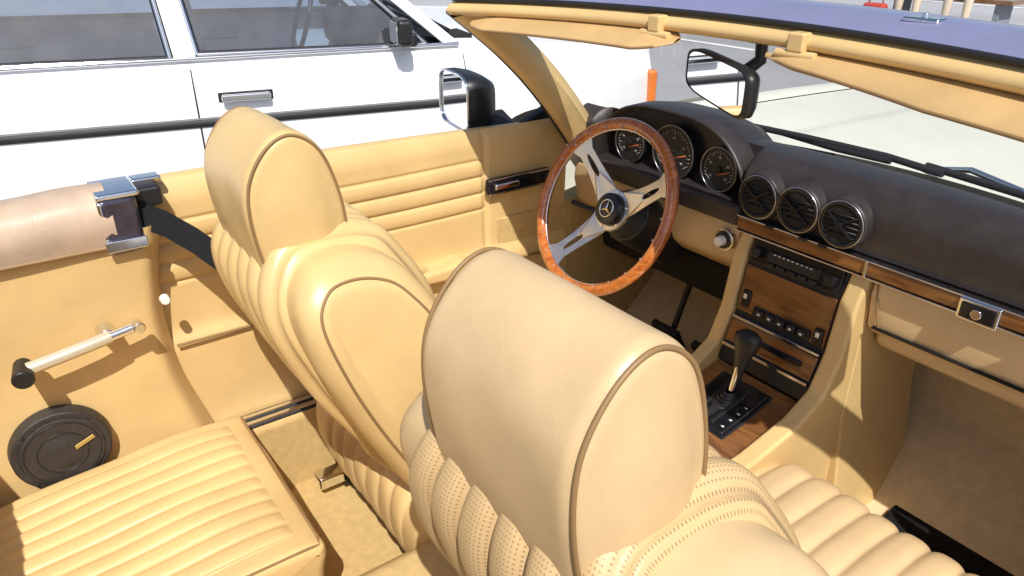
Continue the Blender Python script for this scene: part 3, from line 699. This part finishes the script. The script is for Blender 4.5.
for s in(0,1):
    Y=lambda y: (WD-y) if s else y
    pill('a_pillar',(.98,Y(.10),.93),(.42,Y(.27),zr-.03),.09,.07,.05,WHITE)
    pill('b_pillar',(-.03,Y(.095),.93),(-.09,Y(.26),zr-.03),.075,.065,.045,WHITE)
    pill('c_pillar',(-1.28,Y(.10),.93),(-.98,Y(.27),zr-.03),.34,.22,.05,WHITE)
    def pane(name,x0,x1,X0,X1,m,off=.0):
        V=[(x0,Y(.100+off),.945),(x1,Y(.100+off),.935),(X1,Y(.262+off),zr-.04),(X0,Y(.262+off),zr-.04)]
        wmesh(name,V,[(0,1,2,3)],m,False)
        for a,b in zip(V,V[1:]+V[:1]):
            tube(name+'_frame',[G(a[0],a[1]-(.012 if not s else -.012),a[2]),G(b[0],b[1]-(.012 if not s else -.012),b[2])],.008,CHR,wh)
            tube(name+'_seal',[G(a[0],a[1]-(.004 if not s else -.004),a[2]),G(b[0],b[1]-(.004 if not s else -.004),b[2])],.013,RUB,wh)
    pane('front_window',.01,.86,-.05,.38,CGLASS); pane('rear_window',-1.08,-.08,-.88,-.13,CGLASS)
    tube('belt_chrome',[G(-1.5+.1*i,Y(.066),.936) for i in range(26)],.007,CHR,wh)
    wmesh('rub_strip',[(x,Y(yb(z,x)-(.004 if z in(.706,.734) else .010)),z) for x in [-2.1+.1*i for i in range(32)] for z in(.706,.712,.728,.734)],[(4*i+k,4*i+k+1,4*i+k+5,4*i+k+4) for i in range(31) for k in range(3)],RUB)
    wmesh('rub_chrome',[(x,Y(yb(z,x)-.006),z) for x in [-2.1+.1*i for i in range(32)] for z in(.735,.740)],[(2*i,2*i+1,2*i+3,2*i+2) for i in range(31)],CHR)
    for gx in(-.02,1.02,-1.0):
        V=[];
        for z in [.30+.04*i for i in range(16)]:
            dx=.0 if gx>-.9 else -.10*math.sin((z-.3)*2)
            V+=[(gx-.003+dx,Y(yb(z,gx)-.0025),z),(gx+.003+dx,Y(yb(z,gx)-.0025),z)]
        wmesh('door_gap',V,[(2*i,2*i+1,2*i+3,2*i+2) for i in range(15)],RUB)
    for hx in(.15,-.86):
        hz=.805
        yy=Y(yb(hz,hx)-.028); yy2=Y(yb(hz,hx)-.004)
        wbox('door_handle',(hx,yy,hz),(.17,.016,.026),CHR,.007)
        wbox('door_handle_recess',(hx,yy2,hz),(.19,.006,.034),RUB,.003)
        for dx in(-.07,.07): wbox('handle_foot',(hx+dx,(yy+yy2)/2,hz),(.022,.03,.022),CHR,.004)
    wbox('door_mirror',(.74,Y(.0),1.0),(.06,.13,.095),BLKM,.018); wbox('mirror_glass',(.708,Y(.0),1.0),(.004,.11,.078),MIRR,.001); wbox('mirror_foot',(.78,Y(.075),.96),(.07,.05,.05),BLKM,.01)
def rooff(u,v):
    x=-1.02+1.46*v; t=2*u-1; y=.25+(WD-.5)*u; return G(x,y,zr-.03+.05*(1-abs(t)**3)*(1-abs(2*v-1)**4*.5))
o=grid('roof',rooff,30,30,WHITE,wh); solid(o,.03)
wmesh('front_screen',[(1.02,.12,.94),(1.02,WD-.12,.94),(.44,WD-.28,zr-.03),(.44,.28,zr-.03)],[(0,1,2,3)],CGLASS,False)
wmesh('rear_screen',[(-1.55,.14,.94),(-1.55,WD-.14,.94),(-1.04,WD-.28,zr-.03),(-1.04,.28,zr-.03)],[(0,1,2,3)],CGLASS,False)
wbox('interior_floor',(-.3,WD/2,.5),(2.6,1.55,.1),GREY,.01); wbox('interior_dash',(.85,WD/2,.86),(.30,1.5,.18),DARK,.04)
for y in(.45,WD-.45):
    for x in(.10,-.85):
        wbox('seat_back',(x-.12,y,.82),(.14,.50,.52),GREY,.05,Matrix.Rotation(-.15,3,'Y')); wbox('seat_headrest',(x-.17,y,1.17),(.10,.26,.17),GREY,.04); wbox('seat_cushion',(x+.15,y,.62),(.5,.5,.14),GREY,.04)
tube('interior_wheel',[G(.55+.06*math.sin(a),WD-.45+.19*math.cos(a),.92+.18*math.sin(a)) for a in [2*math.pi*i/32 for i in range(32)]],.012,BLKM,wh,True)
tube('wiper',[G(1.03,.25,.965),G(1.0,.7,.995)],.008,RUB,wh); tube('wiper',[G(1.03,.85,.965),G(1.0,1.3,.995)],.008,RUB,wh)
wbox('cowl',(1.05,WD/2,.943),(.12,1.45,.03),DARK,.004)
# ================================================================ GROUND
ASP=bpy.data.materials.new('asphalt'); ASP.use_nodes=True; nt=ASP.node_tree; N=nt.nodes; L=nt.links; b=N['Principled BSDF']; b.inputs['Roughness'].default_value=.85
tc=N.new('ShaderNodeTexCoord'); n1=N.new('ShaderNodeTexNoise'); n1.inputs['Scale'].default_value=.6; n1.inputs['Detail'].default_value=8
n2=N.new('ShaderNodeTexNoise'); n2.inputs['Scale'].default_value=90; n2.inputs['Detail'].default_value=3
L.new(tc.outputs['Object'],n1.inputs['Vector']); L.new(tc.outputs['Object'],n2.inputs['Vector'])
md=N.new('ShaderNodeMath'); md.operation='MULTIPLY_ADD'; md.inputs[1].default_value=.5; L.new(n1.outputs['Fac'],md.inputs[0]); L.new(n2.outputs['Fac'],md.inputs[2])
r=N.new('ShaderNodeValToRGB'); r.color_ramp.elements[0].position=.45; r.color_ramp.elements[1].position=1.0; r.color_ramp.elements[0].color=(.24,.24,.25,1); r.color_ramp.elements[1].color=(.46,.46,.47,1)
L.new(md.outputs[0],r.inputs['Fac']); L.new(r.outputs[0],b.inputs['Base Color'])
bp=N.new('ShaderNodeBump'); bp.inputs['Strength'].default_value=.5; bp.inputs['Distance'].default_value=.004; L.new(n2.outputs['Fac'],bp.inputs['Height']); L.new(bp.outputs[0],b.inputs['Normal'])
mesh('ground',[(-300,-300,0),(300,-300,0),(300,300,0),(-300,300,0)],[(0,1,2,3)],ASP,None,False)
PAINT=mat('road_paint',(.72,.72,.70),.7,var=.15,vscale=5)
lines=emp('parking_lines',(5,5,0))
for k in range(5):
    box('line',(4+2.7*k,7.5,.005),(.12,4.8,.002),PAINT,lines,0)
box('line_long',(9,10,.005),(14,.12,.002),PAINT,lines,0)
# ================================================================ seated people
SK=mat('skin',(.55,.33,.22),.5); PANT=mat('cream_trousers',(.62,.52,.38),.8); SHIRT=mat('red_shirt',(.45,.05,.04),.8); SHOE=mat('brown_shoe',(.12,.06,.03),.6)
def skin(name,J,E,m,p,base,yaw,sub=2):
    me=bpy.data.meshes.new(name); c_,s_=math.cos(yaw),math.sin(yaw)
    me.from_pydata([(base[0]+c_*x-s_*y,base[1]+s_*x+c_*y,base[2]+z) for x,y,z,_ in J],E,[]); o=bpy.data.objects.new(name,me); link(o); me.materials.append(m)
    md=o.modifiers.new('k','SKIN'); 
    for i,j in enumerate(J): me.skin_vertices[0].data[i].radius=(j[3],j[3]); me.skin_vertices[0].data[i].use_root=(i==0)
    md.use_smooth_shade=True; sbm=o.modifiers.new('s','SUBSURF'); sbm.levels=sub; sbm.render_levels=sub
    return par(o,p)
def person(base,yaw,shirt):
    e=emp('seated_person',base)
    skin('legs',[(0,0,.52,.13),(.02,.10,.52,.095),(.42,.12,.50,.075),(.46,.12,.10,.05),(.02,-.10,.52,.095),(.42,-.14,.50,.075),(.40,-.15,.10,.05)],[(0,1),(1,2),(2,3),(0,4),(4,5),(5,6)],PANT,e,base,yaw)
    for x,y in((.46,.12),(.40,-.15)): skin('shoe',[(x-.04,y,.05,.045),(x+.06,y,.04,.045),(x+.16,y,.03,.03)],[(0,1),(1,2)],SHOE,e,base,yaw)
    skin('torso',[(0,0,.55,.14),(.02,0,.80,.14),(.02,0,1.0,.13),(.02,.17,1.02,.06),(.08,.24,.78,.045),(.02,-.17,1.02,.06),(.08,-.24,.78,.045),(.03,0,1.08,.06)],[(0,1),(1,2),(2,3),(3,4),(2,5),(5,6),(2,7)],shirt,e,base,yaw)
    skin('head',[(.03,0,1.08,.055),(.04,0,1.16,.06),(.06,0,1.24,.095),(.05,0,1.33,.085)],[(0,1),(1,2),(2,3)],SK,e,base,yaw)
    for s in(1,-1):
        skin('forearm',[(.08,s*.24,.78,.042),(.28,s*.15,.62,.032),(.36,s*.13,.60,.035)],[(0,1),(1,2)],SK,e,base,yaw)
        for k in range(4): skin('finger',[(.36,s*.13+.02*(k-1.5),.60,.010),(.41,s*.13+.021*(k-1.5),.595,.009),(.44,s*.13+.02*(k-1.5),.575,.008)],[(0,1),(1,2)],SK,e,base,yaw,1)
        skin('thumb',[(.36,s*.13-s*.02,.60,.011),(.39,s*.13-s*.055,.595,.009),(.41,s*.13-s*.06,.585,.008)],[(0,1),(1,2)],SK,e,base,yaw,1)
    skin('hair',[(.02,0,1.30,.10),(.0,0,1.36,.08)],[(0,1)],SHOE,e,base,yaw)
    return e
pb=(11.2,4.95,0); person(pb,math.radians(200),SHIRT)
ch=emp('bench',(11.3,5.0,0)); box('seat',(11.30,5.15,.37),(.5,1.9,.06),WOODL,ch,.01)
for yy in(4.4,5.9): box('leg',(11.30,yy,.17),(.4,.08,.34),GREY,ch,.01)
person((11.2,5.60,0),math.radians(190),PANT)
bg=emp('shoulder_bag',(10.6,5.9,0)); box('body',(10.7,6.0,.14),(.16,.36,.26),SHIRT,bg,.05); tube('strap',[(10.7,5.87,.24),(10.7,5.92,.40),(10.7,6.08,.40),(10.7,6.13,.24)],.012,SHOE,bg)
# ================================================================ LIGHT / WORLD / CAMERA
w=bpy.data.worlds.new('World'); S.world=w; w.use_nodes=True; nt=w.node_tree
sky=nt.nodes.new('ShaderNodeTexSky'); sky.sky_type='NISHITA'; sky.sun_disc=False
sd=Vector((-.28,-.58,.80)).normalized()
el=math.asin(sd.z); azs=math.atan2(sd.x,sd.y)
sky.sun_elevation=el; sky.sun_rotation=azs; sky.air_density=1; sky.dust_density=2
nt.links.new(sky.outputs[0],nt.nodes['Background'].inputs[0]); nt.nodes['Background'].inputs[1].default_value=.115
sl=bpy.data.lights.new('sun','SUN'); sl.energy=5.0; sl.angle=math.radians(.5); sl.color=(1,.97,.93)
so=bpy.data.objects.new('sun',sl); link(so); so.rotation_euler=sd.to_track_quat('Z','Y').to_euler()
S.view_settings.view_transform='Standard'; S.view_settings.look='None'; S.view_settings.exposure=0
cd=bpy.data.cameras.new('camera'); cam=bpy.data.objects.new('camera',cd); link(cam); S.camera=cam
cd.sensor_width=36; cd.lens=36*740/1024; cd.clip_start=.02; cd.clip_end=2000
az=math.radians(54.6); p=math.radians(26.1)
Fd=Vector((math.cos(az)*math.cos(p),math.sin(az)*math.cos(p),-math.sin(p)))
cam.location=(-1.04,-.74,1.35); cam.rotation_euler=Fd.to_track_quat('-Z','Y').to_euler()
